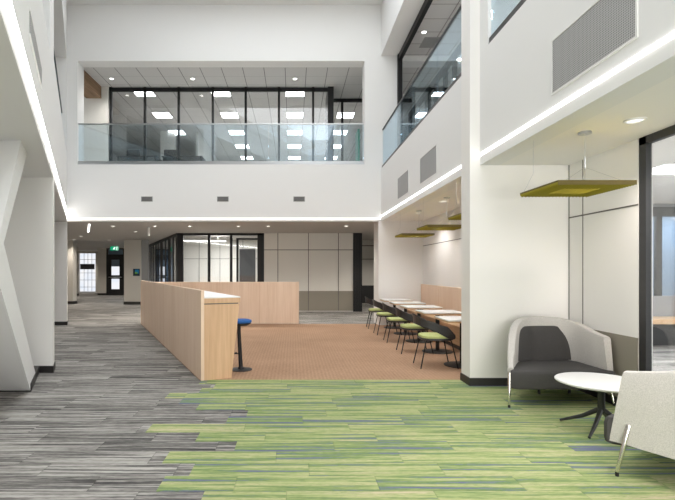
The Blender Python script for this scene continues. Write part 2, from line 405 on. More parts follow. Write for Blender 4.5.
# meeting room: glazed front and slanted glazed side
bm = BM(); box(bm, -5.5, -1.0, 21.5, 21.6, 0, 2.9); box(bm, -1.12, -1.0, 17.5, 21.5, 0, 2.9); struct('wall_meeting_room', bm, M['panel'])
bm = BM()
for x in (-4.3, -3.35, -2.3): box(bm, x, x + .02, 21.48, 21.5, 0, 2.9)
box(bm, -5.4, -1.0, 21.485, 21.5, 2.05, 2.07); struct('trim_7', bm, M['seam'])
bm = BM(); box(bm, -2.45, -1.72, 21.44, 21.48, 0, 2.5); tag(mk('wall_screen', bm, M['screen']), 'tall dark grey screen inside the glazed meeting room', 'screen')
w = sempty('window_1', (-2.6, 17.4, 0))
bm = BM()
for x0, x1 in ((-4.29, -4.07), (-3.16, -3.07), (-2.34, -2.25), (-1.32, -1.07)): box(bm, x0, x1, 17.4, 17.5, 0, 2.9)
box(bm, -4.2, -1.07, 17.4, 17.5, 2.82, 2.9); box(bm, -4.2, -1.07, 17.4, 17.5, 0, .08)
box(bm, -2.10, -2.02, 17.42, 17.48, 0, 2.66); box(bm, -2.10, -1.32, 17.42, 17.48, 2.66, 2.72)
mk('window_frame', bm, M['black'], w)
bm = BM(); box(bm, -4.07, -1.32, 17.445, 17.455, .08, 2.82); mk('pane', bm, M['room_glass'], w)
w = sempty('window_2', (-4.2, 17.4, 0))
def sp(s, off=0.0): return (-4.27 - .441 * s - .915 * off, 17.4 + s - .403 * off)
def sbox(bm, s0, s1, z0, z1, o0, o1): prism(bm, [sp(s0, o0), sp(s1, o0), sp(s1, o1), sp(s0, o1)], z0, z1)
bm = BM(); sbox(bm, 0, 9.8, 2.80, 2.9, -.05, .05); sbox(bm, 0, 9.8, 0, .1, -.05, .05)
for s, wd in ((0, .3), (.75, .22), (1.45, .5), (2.5, .25), (3.4, .6), (4.6, .2), (5.2, .3), (6.2, .2), (7.0, .2), (7.8, .25), (8.8, .25), (9.6, .2)):
    sbox(bm, s, s + wd, .1, 2.8, -.012, .012)
mk('window_frame', bm, M['black'], w)
bm = BM(); sbox(bm, .05, 9.8, .1, 2.8, -.005, .005); mk('pane', bm, M['room_glass'], w)
bm = BM(); sbox(bm, 4.6, 9.8, 0, 2.9, -3.4, -3.3); prism(bm, [(-8.6, 27.2), (-4.6, 27.2), (-4.6, 27.3), (-8.6, 27.3)], 0, 2.9); struct('wall_office_row', bm, M['bluegrey'])

# hall piers, end wall, door, daylit window
def pier(name, x0, x1, y0, y1, z1=2.9):
    bm = BM(); box(bm, x0, x1, y0, y1, 0, z1); o = struct(name, bm, M['beige'])
    bm = BM(); box(bm, x0 - .012, x1 + .012, y0 - .012, y1 + .012, 0, .13); mk('baseboard', bm, M['base'], o)
    return o
pier('wall_hall_pier', -7.55, -6.80, 21.0, 21.12)
bm = BM(); box(bm, -6.80, -6.5, 21.1, 21.2, 0, 2.9); struct('wall_hall_recess', bm, M['vent'])
pier('wall_hall_left', -11.2, -9.98, 21.3, 21.7)
pier('wall_hall_left', -14.6, -13.05, 28.2, 28.6)
pier('wall_hall_end', -12.05, -11.52, 29.0, 29.4)
pier('wall_hall_end', -10.40, -4.0, 29.0, 29.4)
bm = BM(); prism(bm, [(-7.7, 13.42), (-7.8, 13.42), (-16.4, 33.5), (-16.3, 33.5)], 0, 2.9); struct('wall_hall_outer', bm, M['beige'])
bm = BM(); box(bm, -16.6, -15.15, 33.2, 33.6, 0, 2.9); box(bm, -13.95, -11.0, 33.2, 33.6, 0, 2.9); box(bm, -15.2, -13.9, 33.2, 33.6, 2.75, 2.9); struct('wall_hall_far_end', bm, M['beige'])
bm = BM(); box(bm, -12.08, -12.0, 29.4, 33.4, 0, 2.9); struct('wall_hall_passage', bm, M['beige'])
w = sempty('window_3', (-14.5, 33.3, 0))
bm = BM(); box(bm, -15.15, -13.95, 33.42, 33.44, .05, 2.75); mk('pane', bm, M['daylit'], w)
bm = BM()
for x in (-14.85, -14.58, -14.30): box(bm, x, x + .02, 33.38, 33.41, .05, 2.75)
for z in (.35, .85, 1.35, 2.3): box(bm, -15.15, -13.95, 33.38, 33.41, z, z + .025)
mk('window_frame', bm, plain('grey_glazing_bar', srgb(150, 155, 165)), w)
bm = BM(); box(bm, -15.08, -14.08, 33.3, 33.36, 1.62, 2.0)
tag(mk('window_plaque', bm, M['screen']), 'dark rectangular plaque across the bright window at the hall end', 'sign')
# entrance door
w = sempty('door_2', (-10.95, 29.0, 0))
bm = BM(); box(bm, -11.52, -11.42, 29, 29.15, 0, 2.9); box(bm, -10.5, -10.40, 29, 29.15, 0, 2.9); box(bm, -11.42, -10.5, 29, 29.15, 2.42, 2.52); box(bm, -11.42, -10.5, 29, 29.15, 2.84, 2.9)
mk('door_frame', bm, M['black'], w)
bm = BM()
for z0, z1 in ((0, .38), (1.02, 1.24), (1.78, 1.80), (2.2, 2.42)): box(bm, -11.42, -10.5, 29.03, 29.10, z0, z1)
box(bm, -11.42, -11.22, 29.03, 29.10, .38, 2.2); box(bm, -10.72, -10.5, 29.03, 29.10, .38, 2.2)
d = mk('door_leaf', bm, M['black'], w)
bm = BM(); box(bm, -11.22, -10.72, 29.06, 29.07, .38, 1.02); box(bm, -11.22, -10.72, 29.06, 29.07, 1.24, 1.78); mk('pane', bm, M['daylit'], d)
bm = BM(); box(bm, -11.22, -10.72, 29.06, 29.07, 1.80, 2.2); box(bm, -11.42, -10.5, 29.06, 29.07, 2.52, 2.84); mk('pane', bm, M['bluegrey'], d)
bm = BM(); tube(bm, [(-11.38, 28.98, 1.12), (-10.55, 28.98, 1.12)], .02); mk('push_bar', bm, M['steel'], d)

# upper floor glazed partition
w = sempty('window_4', (-2, 14.84, 4.36))
bm = BM()
for x in (-5.80, -4.72, -3.65, -2.57, -1.53, -.48, .60): box(bm, x, x + .07, 14.84, 14.92, 4.36, 7.31)
box(bm, -5.8, 1.28, 14.84, 14.92, 7.18, 7.29); box(bm, 1.10, 1.28, 14.80, 15.9, 4.36, 7.31)
mk('window_frame', bm, M['black'], w)
bm = BM(); box(bm, -5.76, 1.12, 14.875, 14.885, 4.36, 7.2); mk('pane', bm, M['clear_glass'], w)
w = sempty('window_5', (2, 15.83, 4.36))
bm = BM()
for x in (1.62, 2.34, 2.95): box(bm, x, x + .08, 15.83, 15.9, 4.36, 7.31)
box(bm, 1.28, 4, 15.83, 15.9, 7.2, 7.31); mk('window_frame', bm, M['black'], w)
bm = BM(); box(bm, 1.28, 4, 15.86, 15.87, 4.36, 7.2); mk('pane', bm, M['clear_glass'], w)
# dark glazed offices of the upper right corridor
w = sempty('window_6', (4.1, 13, 4.3))
bm = BM()
for y in (9.6, 10.6, 11.6, 12.3, 13.1, 14.0, 15.0, 16.0): box(bm, 3.95, 4.05, y, y + .09, 4.3, 6.85)
box(bm, 3.95, 4.05, 9.6, 16.1, 6.75, 6.9); box(bm, 3.95, 4.05, 9.6, 16.1, 5.95, 6.02); box(bm, 3.95, 5.6, 9.5, 9.6, 6.75, 6.9)
mk('window_frame', bm, M['black'], w)
bm = BM(); box(bm, 4.0, 4.01, 9.7, 16.0, 4.3, 6.8); mk('pane', bm, M['clear_glass'], w)
bm = BM(); box(bm, 4.6, 4.7, 9.6, 17, 4.3, 6.9); struct('wall_upper_office', bm, M['navy'])
bm = BM(); box(bm, 2.90, 3.0, 6.45, 12.98, 7.30, 7.46); box(bm, 2.88, 3.0, 12.88, 12.98, 4.35, 7.46); box(bm, 2.90, 3.0, -3, 5.88, 7.30, 7.46); struct('trim_8', bm, M['black'])
bm = BM(); box(bm, 2.94, 3.0, -3, 5.7, 4.3, 5.0); struct('trim_9', bm, M['vent'])

# glazed wall of the room on the right
w = sempty('window_7', (3.6, 2, 0))
bm = BM()
for y in (4.775, 3.2, 1.6, 0, -1.6): box(bm, 3.60, 3.66, y + .02, y + .115, 0, 2.88)
box(bm, 3.60, 3.66, -3, 4.89, 2.80, 2.88); box(bm, 3.60, 3.66, -3, 4.89, 0, .08)
mk('window_frame', bm, M['charcoal'], w)
bm = BM(); box(bm, 3.625, 3.635, -3, 4.8, .08, 2.78); mk('pane', bm, M['clear_glass'], w)
bm = BM(); box(bm, 3.76, 12, -3, 10.3, 2.93, 3.05); struct('ceiling_right_room', bm, M['ceil'])
bm = BM(); box(bm, 3.75, 12, 10.0, 10.1, 0, .97); box(bm, 3.75, 12, 10.0, 10.1, 2.72, 2.93); struct('wall_right_room', bm, M['grey_fab'])
w = sempty('window_8', (7.5, 10, 0))
bm = BM()
x = 4.0
while x < 12: box(bm, x, x + .12, 9.98, 10.06, .97, 2.72); x += .62
box(bm, 3.75, 12, 9.96, 10.08, 2.66, 2.86); mk('window_frame', bm, M['charcoal'], w)
bm = BM(); box(bm, 3.75, 12, 10.02, 10.03, .97, 2.66); mk('pane', bm, M['clear_glass'], w)
bm = BM(); box(bm, 3.75, 13, 11.5, 11.6, 0, 3); struct('wall_right_room_beyond', bm, M['bluegrey'])

# ================================================================ RAILINGS
def rail(name, label, p0, p1, z0, z1, n, shoe_h=.1, hand=.022, metal=None):
    metal = metal or M['charcoal']
    p0 = Vector(p0); p1 = Vector(p1); d = (p1 - p0); L = d.length; u = d.normalized(); nn = Vector((-u.y, u.x))
    t = thing(name, label, 'railing', (p0.x, p0.y, z0), 0, None)
    def strip(bm, a, b, w, za, zb):
        A = p0 + u * a; B = p0 + u * b
        prism(bm, [tuple(A - nn * w), tuple(B - nn * w), tuple(B + nn * w), tuple(A + nn * w)], za, zb)
    bm = BM(); strip(bm, 0, L, .03, z0, z0 + shoe_h); mk('base_shoe', bm, metal, t)
    bm = BM(); strip(bm, 0, L, hand, z1 - .035, z1); mk('handrail', bm, metal, t, bevel=.006)
    for k in range(n):
        bm = BM(); strip(bm, L * k / n + .006, L * (k + 1) / n - .006, .007, z0 + shoe_h, z1 - .035); mk('glass_panel', bm, M['rail_glass'], t)
    return t
rail('glass_railing', 'glass railing with steel handrail across the wide upper opening of the back wall', (-5.96, 13.06), (1.97, 13.06), 4.45, 5.6, 3, .1, metal=M['steel'])
rail('glass_railing', 'glass railing along the upper right opening beyond the tall white fin', (2.48, 12.95), (2.48, 6.46), 4.33, 5.41, 4, .07)
rail('glass_railing', 'glass railing of the near upper right opening, at the top edge', (2.48, 5.87), (2.48, -2.9), 4.33, 5.41, 5, .08)
q0, q1 = lpt(12.6, .12), lpt(7.1, .12)
rail('glass_railing', 'narrow seen-edge-on glass railing in the upper left opening beside the back wall', q0, q1, 4.70, 5.75, 3, .05)

# ================================================================ LED STRIPS
bm = BM(); lbox(bm, -3, YB - .02, 2.998, 3.034, -.03, .03)
tag(mk('light_strip', bm, emit('led_strip_bright_glow', (1, 0.97, 0.94, 1), 9)), 'long bright light strip running along the left wall to the back corner', 'light')
bm = BM(); box(bm, XR - .012, XR + .03, -3, 6.13, 2.998, 3.03)
tag(mk('light_strip', bm, M['led']), 'bright light strip under the right upper wall, from the fin towards the camera', 'light')
bm = BM(); box(bm, XR - .012, XR + .03, 6.46, YB - .01, 2.998, 3.03)
tag(mk('light_strip', bm, M['led']), 'bright light strip above the dining row, between fin and back wall', 'light')
bm = BM(); box(bm, xl(YB) + .02, XR - .02, YB - .012, YB, 2.925, 2.965)
tag(mk('light_strip', bm, M['led_warm']), 'warm light strip along the lower edge of the back wall', 'light')

# ================================================================ DOWNLIGHTS AND PANELS
def make_down(label, loc, r=.085, group=None):
    t = thing('downlight', label, 'light', loc, 0, group)
    bm = BM(); lathe(bm, [(r * .72, -.002), (r * .78, -.012), (r, -.010), (r, 0), (r * .72, 0)], seg=20); mk('trim_ring', bm, M['lens_off'], t, local=True, smooth=True)
    bm = BM(); lathe(bm, [(0, -.004), (r * .72, -.004)], seg=20); mk('lens', bm, M['lens'], t, local=True)
    return t
def spot(loc, power, color=(1, .93, .84), size=.12, ang=140):
    l = bpy.data.lights.new('downlight_or_fill_lamp', 'SPOT'); l.energy = power; l.color = color; l.shadow_soft_size = size; l.spot_size = math.radians(ang); l.spot_blend = .6
    o = bpy.data.objects.new('downlight_or_fill_lamp', l); o.location = loc; C.objects.link(o)
HZ = 2.9
halls = [(-5.6, 14.6, 'leftmost of the front row of hall downlights behind the back wall'), (-4.3, 14.6, 'hall downlight above the far end of the reception desk screen'),
         (-3.2, 14.6, 'hall downlight in front of the glazed meeting room corner'), (-1.7, 14.6, 'hall downlight in front of the meeting room door'),
         (-.78, 14.6, 'hall downlight at the left end of the grey wall panels'), (1.65, 14.6, 'hall downlight nearest the black door jamb on the right'),
         (-5.6, 16.7, 'hall downlight beside the beige pier with the small sign'), (-8.5, 18.8, 'hall downlight left of the recessed linear light'),
         (-9.7, 20.8, 'hall downlight beside the leftmost beige pier'), (-8.3, 21.2, 'hall downlight before the exit sign')]
d0 = None
for x, y, lb in halls:
    lb = 'small round ' + lb
    if d0 is None: d0 = make_down(lb, (x, y, HZ), .072)
    else: dup(d0, (x, y, HZ), 0, lb)
    spot((x, y, HZ - .05), 90 if y < 18 else 80)
for x, y in ((-12.5, 25.5), (-10.5, 26.5), (-14.2, 31.5), (3.9, 19.0), (3.6, 16.0)): spot((x, y, HZ - .05), 95)
M['lens'] = emit('lamp_lens_dim', (1, 0.97, 0.92, 1), 1.0)
d1 = make_down('round recessed downlight in the lounge ceiling near the glazed wall', (3.13, 4.3, 2.88), .09)
spot((3.13, 4.3, 2.83), 60, (1, .91, .86))
for y, lb in ((7.6, 'recessed downlight above the nearest dining table'), (9.3, 'recessed downlight above the middle of the dining row'), (11.2, 'recessed downlight above the far end of the dining row')):
    dup(d1, (2.98, y, 2.88), 0, lb); spot((2.98, y, 2.83), 48, (1, .96, .93))
for y in (2.2,): spot((3.1, y, 2.83), 60, (1, .91, .86))
# upstairs corridor downlights
for x, lb in ((-5.48, 'upstairs corridor downlight near the wooden beam'), (-3.03, 'upstairs corridor downlight in the middle of the back opening'), (.06, 'upstairs corridor downlight right of centre of the back opening')):
    dup(d0, (x, 14.2, 7.31), 0, lb)
dup(d0, (3.26, 11.7, 7.45), 0, 'round downlight in the upper right corridor ceiling')
# upstairs ceiling panels
pnl = None
cols = {-4.86: 'far left column', -2.36: 'second column from the left', .065: 'third column from the left', 1.95: 'rightmost column'}
rowsn = {15.3: 'nearest', 17.5: 'second', 19.7: 'third', 21.9: 'fourth', 24.1: 'farthest'}
for x in cols:
    for y in rowsn:
        if (x > 1.9 and y < 16) or (x < -4 and y > 21): continue
        lb = 'square ceiling light panel upstairs, %s row, %s' % (rowsn[y], cols[x])
        if pnl is None:
            pnl = thing('ceiling_light_panel', lb, 'light', (x, y, 7.31), 0, 'upstairs ceiling light panels')
            bm = BM(); box(bm, -.3, .3, -.3, .3, -.012, -.004); mk('diffuser', bm, M['panel_light'], pnl, local=True)
            bm = BM()
            for b_ in ((-.32, .32, -.32, -.3), (-.32, .32, .3, .32), (-.32, -.3, -.3, .3), (.3, .32, -.3, .3)): box(bm, *b_, -.014, 0)
            mk('frame', bm, M['lens_off'], pnl, local=True)
        else: dup(pnl, (x, y, 7.31), 0, lb)
for x in (-5.3, -3.03, .06): spot((x, 14.2, 7.25), 55, (1, .97, .93))
for y in (1, 4, 7, 10, 13): spot((4.6, y, 7.38), 150, (1, .98, .95)); spot((7.0, y, 7.38), 150, (1, .98, .95))  # added spots without fixtures, brighten the upper right corridor
# right room ceiling panels and lights
p = thing('ceiling_light_panel', 'long ceiling light seen through the glazed wall on the right', 'light', (5.6, 6.6, 2.93))
bm = BM(); box(bm, -.6, .9, -.3, .3, -.012, -.004); mk('diffuser', bm, M['panel_light'], p, local=True)
bm = BM(); box(bm, -.62, .92, -.32, .32, -.006, 0); mk('frame', bm, M['lens_off'], p, local=True)
area('right_room_light', (6.5, 5, 2.85), 3, 5, 260)
area('right_room_far_light', (8, 10.8, 2.9), 5, .8, 120, (.8, .9, 1))
area('meeting_room_light', (-3.0, 19.3, 2.85), 1.2, 1.2, 120)
for x, y in ((-5.2, 22.6), (-6.2, 24.2), (-6.8, 26.0)): spot((x, y, 2.85), 120, (.85, .93, 1))  # added spots without fixtures, brighten the gaps behind the side glazing
# hanging linear lamp inside meeting room
t = thing('linear_lamp', 'long glowing linear lamp hanging inside the glazed meeting room', 'light', (-3.6, 18.6, 2.7))
bm = BM(); prism(bm, [(-.9, -.35), (.9, .25), (.9, .33), (-.9, -.27)], -.03, 0); mk('diffuser', bm, M['linear'], t, local=True)
bm = BM(); prism(bm, [(-.9, -.35), (.9, .25), (.9, .33), (-.9, -.27)], 0, .03); tube(bm, [(-.6, -.2, .03), (-.6, -.2, .198)], .005); tube(bm, [(.6, .2, .03), (.6, .2, .198)], .005); mk('housing', bm, M['lens_off'], t, local=True)
# recessed linear light in hall + little cylinder pendant
bm = BM(); prism(bm, [lpt(13.75, -.55), lpt(13.75, -.60), lpt(16.6, -.60), lpt(16.6, -.55)], 2.888, 2.9)
tag(mk('linear_lamp', bm, M['linear']), 'narrow recessed linear light in the dark hall ceiling at far left', 'light')
t = thing('pendant_lamp', 'short white cylinder lamp under the hall ceiling near the glazed corner', 'light', (-4.6, 15.0, 2.9))
bm = BM(); lathe(bm, [(0, -.28), (.034, -.28), (.034, -.02), (0, -.02)], seg=16); mk('lamp_body', bm, M['lens_off'], t, local=True, smooth=True)
bm = BM(); lathe(bm, [(0, -.02), (.05, -.02), (.05, 0), (0, 0)], seg=16); mk('canopy', bm, M['steel'], t, local=True)

# ================================================================ VENTS, GRILLES, SIGNS
def vent(x, label, first=None):
    if first: return dup(first, (x, 12.999, 3.42), 0, label)
    t = thing('wall_vent', label, 'vent', (x, 12.999, 3.42))
    bm = BM(); box(bm, -.16, .16, -.008, 0, 0, .14); mk('frame', bm, M['vent'], t, local=True)
    bm = BM()
    for k in range(5): box(bm, -.14, .14, -.014, -.008, .014 + k * .024, .026 + k * .024)
    mk('slats', bm, M['ventdk'], t, local=True)
    return t
v0 = vent(-4.04, 'small grey vent on the back wall below the left part of the balcony')
vent(-1.94, 'small grey vent on the back wall, the middle one of three', v0)
vent(.17, 'small grey vent on the back wall, nearest the right wall', v0)
def grille(y0, y1, z0, z1, label, x=XR):
    t = thing('wall_grille', label, 'vent', (x, y0, z0))
    bm = BM(); e = .018
    for a_ in ((y0, y1, z0, z0 + e), (y0, y1, z1 - e, z1), (y0, y0 + e, z0 + e, z1 - e), (y1 - e, y1, z0 + e, z1 - e)): box(bm, x - .01, x, *a_)
    mk('frame', bm, M['lens_off'], t)
    bm = BM(); box(bm, x - .004, x, y0 + e, y1 - e, z0 + e, z1 - e); mk('perforated_sheet', bm, M['perf'], t)
grille(3.32, 4.43, 3.15, 3.67, 'large perforated grille on the upper right wall near the camera')
grille(7.96, 9.02, 3.15, 3.66, 'perforated grille behind the white fin, nearer of the two small ones')
grille(9.90, 10.95, 3.15, 3.66, 'perforated grille behind the white fin, farther of the two small ones')
t = thing('wall_grille', 'slim grille seen edge-on on the upper left wall', 'vent', (xl(4.4), 4.4, 3.44))
bm = BM(); lbox(bm, 3.85, 4.95, 3.44, 3.63, -.006, 0); mk('perforated_sheet', bm, M['perf'], t)
bm = BM(); lbox(bm, 3.83, 4.97, 3.42, 3.44, -.01, 0); lbox(bm, 3.83, 4.97, 3.63, 3.65, -.01, 0); mk('frame', bm, M['lens_off'], t)
t = thing('air_vent', 'square grey return vent in the upper right corridor ceiling', 'vent', (3.6, 12.2, 7.45))
bm = BM(); box(bm, 3.35, 3.85, 11.95, 12.5, 7.435, 7.45); mk('grille_face', bm, M['vent'], t)
# green running-man exit sign
t = thing('exit_sign', 'lit green exit sign hanging in front of the entrance door', 'sign', (-9.95, 26.2, 2.9))
bm = BM(); box(bm, -.22, .22, -.03, .03, -.25, -.03); mk('housing', bm, M['green_sign'], t, local=True)
bm = BM(); tube(bm, [(0, 0, -.03), (0, 0, 0)], .015, 8); mk('bracket', bm, M['steel'], t, local=True)
bm = BM(); y = -.034
lathe(bm, [(0, -.012), (.02, 0), (0, .012)], (.02, y, -.075), 10)
tube(bm, [(.01, y, -.095), (-.015, y, -.15)], .014, 6); tube(bm, [(-.01, y, -.15), (.03, y, -.18), (.02, y, -.225)], .010, 6)
tube(bm, [(-.015, y, -.15), (-.04, y, -.19), (-.08, y, -.2)], .010, 6); tube(bm, [(.01, y, -.1), (.05, y, -.125), (.07, y, -.10)], .008, 6); tube(bm, [(.01, y, -.1), (-.035, y, -.115), (-.05, y, -.15)], .008, 6)
box(bm, .11, .125, y - .004, y + .002, -.235, -.06); box(bm, .125, .2, y - .004, y + .002, -.07, -.06); box(bm, .19, .2, y - .004, y + .002, -.235, -.07)
mk('running_figure', bm, M['white_sign'], t, local=True)
t = thing('wall_sign', 'small dark sign with blue and green picture on the beige pier', 'sign', (-7.0, 20.99, 1.28))
bm = BM(); box(bm, -.14, .16, -.012, 0, 0, .32); mk('panel', bm, M['sign_dark'], t, local=True, bevel=.004)
bm = BM(); box(bm, -.05, .12, -.016, -.012, .11, .28); mk('picture', bm, M['sign_blue'], t, local=True)
bm = BM(); prism(bm, [(-.05, -.019), (.06, -.019), (.06, -.016), (-.05, -.016)], .10, .17); mk('green_mark', bm, M['sign_green'], t, local=True)

# ================================================================ UPSTAIRS THINGS
bm = BM(); box(bm, -6.5, -6.03, YB + .43, 14.79, 6.93, 7.305)
tag(mk('wooden_beam', bm, M['wood_d'], bevel=.004), 'wood-clad beam under the upstairs ceiling at the left end of the opening', 'beam')
bm = BM(); box(bm, 2.10, 2.16, 15.2, 15.8, 4.36, 6.1)
tag(mk('teal_screen', bm, M['teal']), 'narrow teal screen upstairs at the right end of the back opening', 'screen')
def office_chair(x, y, label, first=None):
    if first: return dup(first, (x, y, 4.36), .12, label)
    t = thing('office_chair', label, 'chair', (x, y, 4.36), -.1)
    bm = BM(); lathe(bm, [(0, .46), (.22, .46), (.25, .49), (.22, .53), (0, .54)], seg=24); mk('seat', bm, M['navy'], t, local=True, smooth=True)
    bm = BM()
    for i in range(6):
        pass
    pts = [(-.22, -.22), (.22, -.22), (.24, -.16), (-.24, -.16)]
    prism(bm, pts, .68, 1.20); mk('backrest', bm, M['shell'], t, local=True, bevel=.03)
    bm = BM(); tube(bm, [(0, -.1, .47), (0, -.24, .6), (0, -.23, .8)], .02); mk('back_support', bm, M['black'], t, local=True)
    bm = BM(); tube(bm, [(0, 0, .08), (0, 0, .46)], .03)
    for k in range(5):
        a_ = k * 2 * PI / 5; tube(bm, [(0, 0, .1), (.3 * math.cos(a_), .3 * math.sin(a_), .05)], .018); lathe(bm, [(0, 0), (.03, .0), (.03, .05), (0, .05)], (.3 * math.cos(a_), .3 * math.sin(a_), 0), 10)
    mk('base', bm, M['black'], t, local=True, smooth=True)
    return t
oc = office_chair(-5.32, 15.9, 'dark office chair upstairs behind the glass, the left one')
office_chair(-4.1, 15.9, 'dark office chair upstairs behind the glass, the right one', oc)
for x, lb in ((-5.0, 'dark-topped desk upstairs in front of the left office chair'), (-3.55, 'dark-topped desk upstairs in front of the right office chair')):
    t = thing('office_desk', lb, 'desk', (x, 15.32, 4.36))
    bm = BM(); box(bm, -.65, .65, -.3, .3, .79, .82); mk('desktop', bm, M['shell'], t, local=True)
    for sx in (-1, 1):
        bm = BM(); box(bm, sx * .6 - .02, sx * .6 + .02, -.28, .28, 0, .79); mk('leg', bm, M['black'], t, local=True)

# ================================================================ RECEPTION DESK
U = Vector((-.403, .915)); P = Vector((.915, .403)); A0 = Vector((-1.253, 6.40))
def dp(s, o): v = A0 + U * s + P * o; return (v.x, v.y)
LEN = 7.6
t = thing('reception_desk', 'long maple reception desk with white worktop and tall angled front screen', 'desk', (A0.x, A0.y, 0))
bm = BM(); prism(bm, [dp(0, 0), dp(LEN, 0), dp(LEN, .045), dp(0, .045)], 0.004, 1.235); sc_ = mk('front_screen', bm, M['wood'], t, bevel=.003)
for k in range(1, 7):
    bm = BM(); prism(bm, [dp(k * 1.12, -.0015), dp(k * 1.12 + .006, -.0015), dp(k * 1.12 + .006, 0.001), dp(k * 1.12, .001)], .01, 1.23)
    mk('panel_joint', bm, M['wood_v'], sc_)
bm = BM(); prism(bm, [dp(0, .045), dp(LEN - .2, .045), dp(LEN - .2, .56), dp(0, .56)], 1.125, 1.14); mk('worktop', bm, M['top'], t)
bm = BM(); prism(bm, [dp(0.0, .045), dp(LEN - .2, .045), dp(LEN - .2, .558), dp(0.0, .558)], 1.055, 1.125); mk('worktop_edge', bm, M['wood_v'], t, bevel=.002)
# tapering end panel
bm = BM()
for s0 in (0.0,):
    a_ = [(*dp(s0, .045), .004), (*dp(s0, .43), .004), (*dp(s0, .545), 1.04), (*dp(s0, .045), 1.04)]
    b_ = [(*dp(s0 + .05, .045), .004), (*dp(s0 + .05, .43), .004), (*dp(s0 + .05, .545), 1.04), (*dp(s0 + .05, .045), 1.04)]
    va = [bm.verts.new(q) for q in a_]; vb = [bm.verts.new(q) for q in b_]
    bm.faces.new(va[::-1]); bm.faces.new(vb)
    for i in range(4): bm.faces.new((va[i], va[(i + 1) % 4], vb[(i + 1) % 4], vb[i]))
mk('end_panel', bm, M['wood_v'], t, bevel=.002)
bm = BM(); prism(bm, [dp(.01, .045), dp(LEN - .3, .045), dp(LEN - .3, .53), dp(.01, .53)], 1.04, 1.055); mk('shadow_gap', bm, M['seam'], t)
bm = BM(); prism(bm, [dp(.05, .32), dp(LEN - .3, .32), dp(LEN - .3, .36), dp(.05, .36)], 0.004, 1.04); mk('modesty_panel', bm, M['wood_v'], t)
t = thing('wooden_screen', 'maple partition screen closing the far side of the reception area', 'partition', (-2, 13.35, 0))
bm = BM(); box(bm, -4.32, .17, 13.33, 13.38, 0.004, 1.19); sc_ = mk('panel', bm, M['wood'], t, bevel=.003)
for x in (-3.2, -2.08, -.96):
    bm = BM(); box(bm, x, x + .008, 13.328, 13.33, .01, 1.18); mk('panel_joint', bm, M['wood_v'], sc_)
bm = BM(); box(bm, .12, .17, 13.38, 13.55, 0.004, 1.19); mk('return_panel', bm, M['wood_v'], t)

# stool
t = thing('bar_stool', 'black pedestal stool with blue seat beside the reception desk end', 'stool', (-.79, 7.13, .004))
bm = BM(); lathe(bm, [(0, 0), (.17, 0), (.17, .008), (.05, .022), (.03, .05), (0, .05)], seg=40); mk('base', bm, M['black'], t, local=True, smooth=True)
bm = BM(); tube(bm, [(0, 0, .03), (-.015, 0, .3), (-.03, 0, .55), (-.03, 0, .68)], [.032, .03, .028, .026], 14); mk('pole', bm, M['black'], t, local=True, smooth=True)
bm = BM(); tube(bm, [(-.02, 0, .24), (-.09, -.03, .25)], .008); tube(bm, [(-.09 + .0, -.06 + .0, .25), (-.10, -.0, .25), (-.07, .05, .25)], .008); mk('foot_rest', bm, M['black'], t, local=True)
bm = BM(); lathe(bm, [(0, .66), (.10, .67), (.15, .70), (.15, .715), (0, .715)], seg=36); mk('seat_pan', bm, M['black'], t, local=True, smooth=True)
bm = BM(); lathe(bm, [(0, .715), (.155, .715), (.165, .73), (.16, .75), (.12, .765), (0, .768)], seg=36); mk('seat', bm, M['blue'], t, local=True, smooth=True)

# ================================================================ DINING ROW
t = thing('bench', 'long maple bench with high wooden back along the dining wall', 'bench', (3.3, 9.7, 0.004))
bm = BM(); box(bm, 3.08, 3.59, 6.48, 12.97, .41, .46); mk('seat', bm, M['wood_h'], t, bevel=.004)
bm = BM(); box(bm, 3.12, 3.16, 6.50, 12.95, .09, .41); mk('front_panel', bm, M['wood_h'], t)
bm = BM(); box(bm, 3.15, 3.55, 6.50, 12.95, .004, .09); mk('plinth', bm, M['base'], t)
bm = BM(); box(bm, 3.53, 3.588, 6.48, 12.97, .46, 1.14); bk = mk('backrest', bm, M['wood'], t, bevel=.004)
for y in (8.1, 9.75, 11.4):
    bm = BM(); box(bm, 3.527, 3.53, y, y + .008, .47, 1.13); mk('panel_joint', bm, M['wood_v'], bk)

ys = [7.45, 8.72, 10.0, 11.2, 12.4]
ordn = ['nearest the white fin', 'second from the white fin', 'in the middle of the row', 'second from the far end', 'at the far end wall']
tb = None
for y, od in zip(ys, ordn):
    lb = 'square white-topped pedestal table ' + od
    if tb: dup(tb, (2.68, y, .004), 0, lb); continue
    tb = thing('cafe_table', lb, 'table', (2.68, y, .004), 0, 'white tables of the dining row')
    bm = BM(); box(bm, -.33, .40, -.33, .33, .73, .75); mk('tabletop', bm, M['top'], tb, local=True, bevel=.004)
    bm = BM(); box(bm, -.325, .395, -.325, .325, .705, .729); mk('top_edge', bm, M['wood_h'], tb, local=True)
    bm = BM(); tube(bm, [(0, 0, .02), (0, 0, .69)], .036, 16); mk('pole', bm, M['black'], tb, local=True, smooth=True)
    bm = BM(); box(bm, -.16, .16, -.05, .05, .685, .705); box(bm, -.05, .05, -.16, .16, .685, .705); mk('bracket', bm, M['black'], tb, local=True)
    bm = BM(); lathe(bm, [(0, 0), (.275, 0), (.28, .012), (.10, .022), (.05, .035), (0, .035)], seg=40); mk('base', bm, M['black'], tb, local=True, smooth=True)

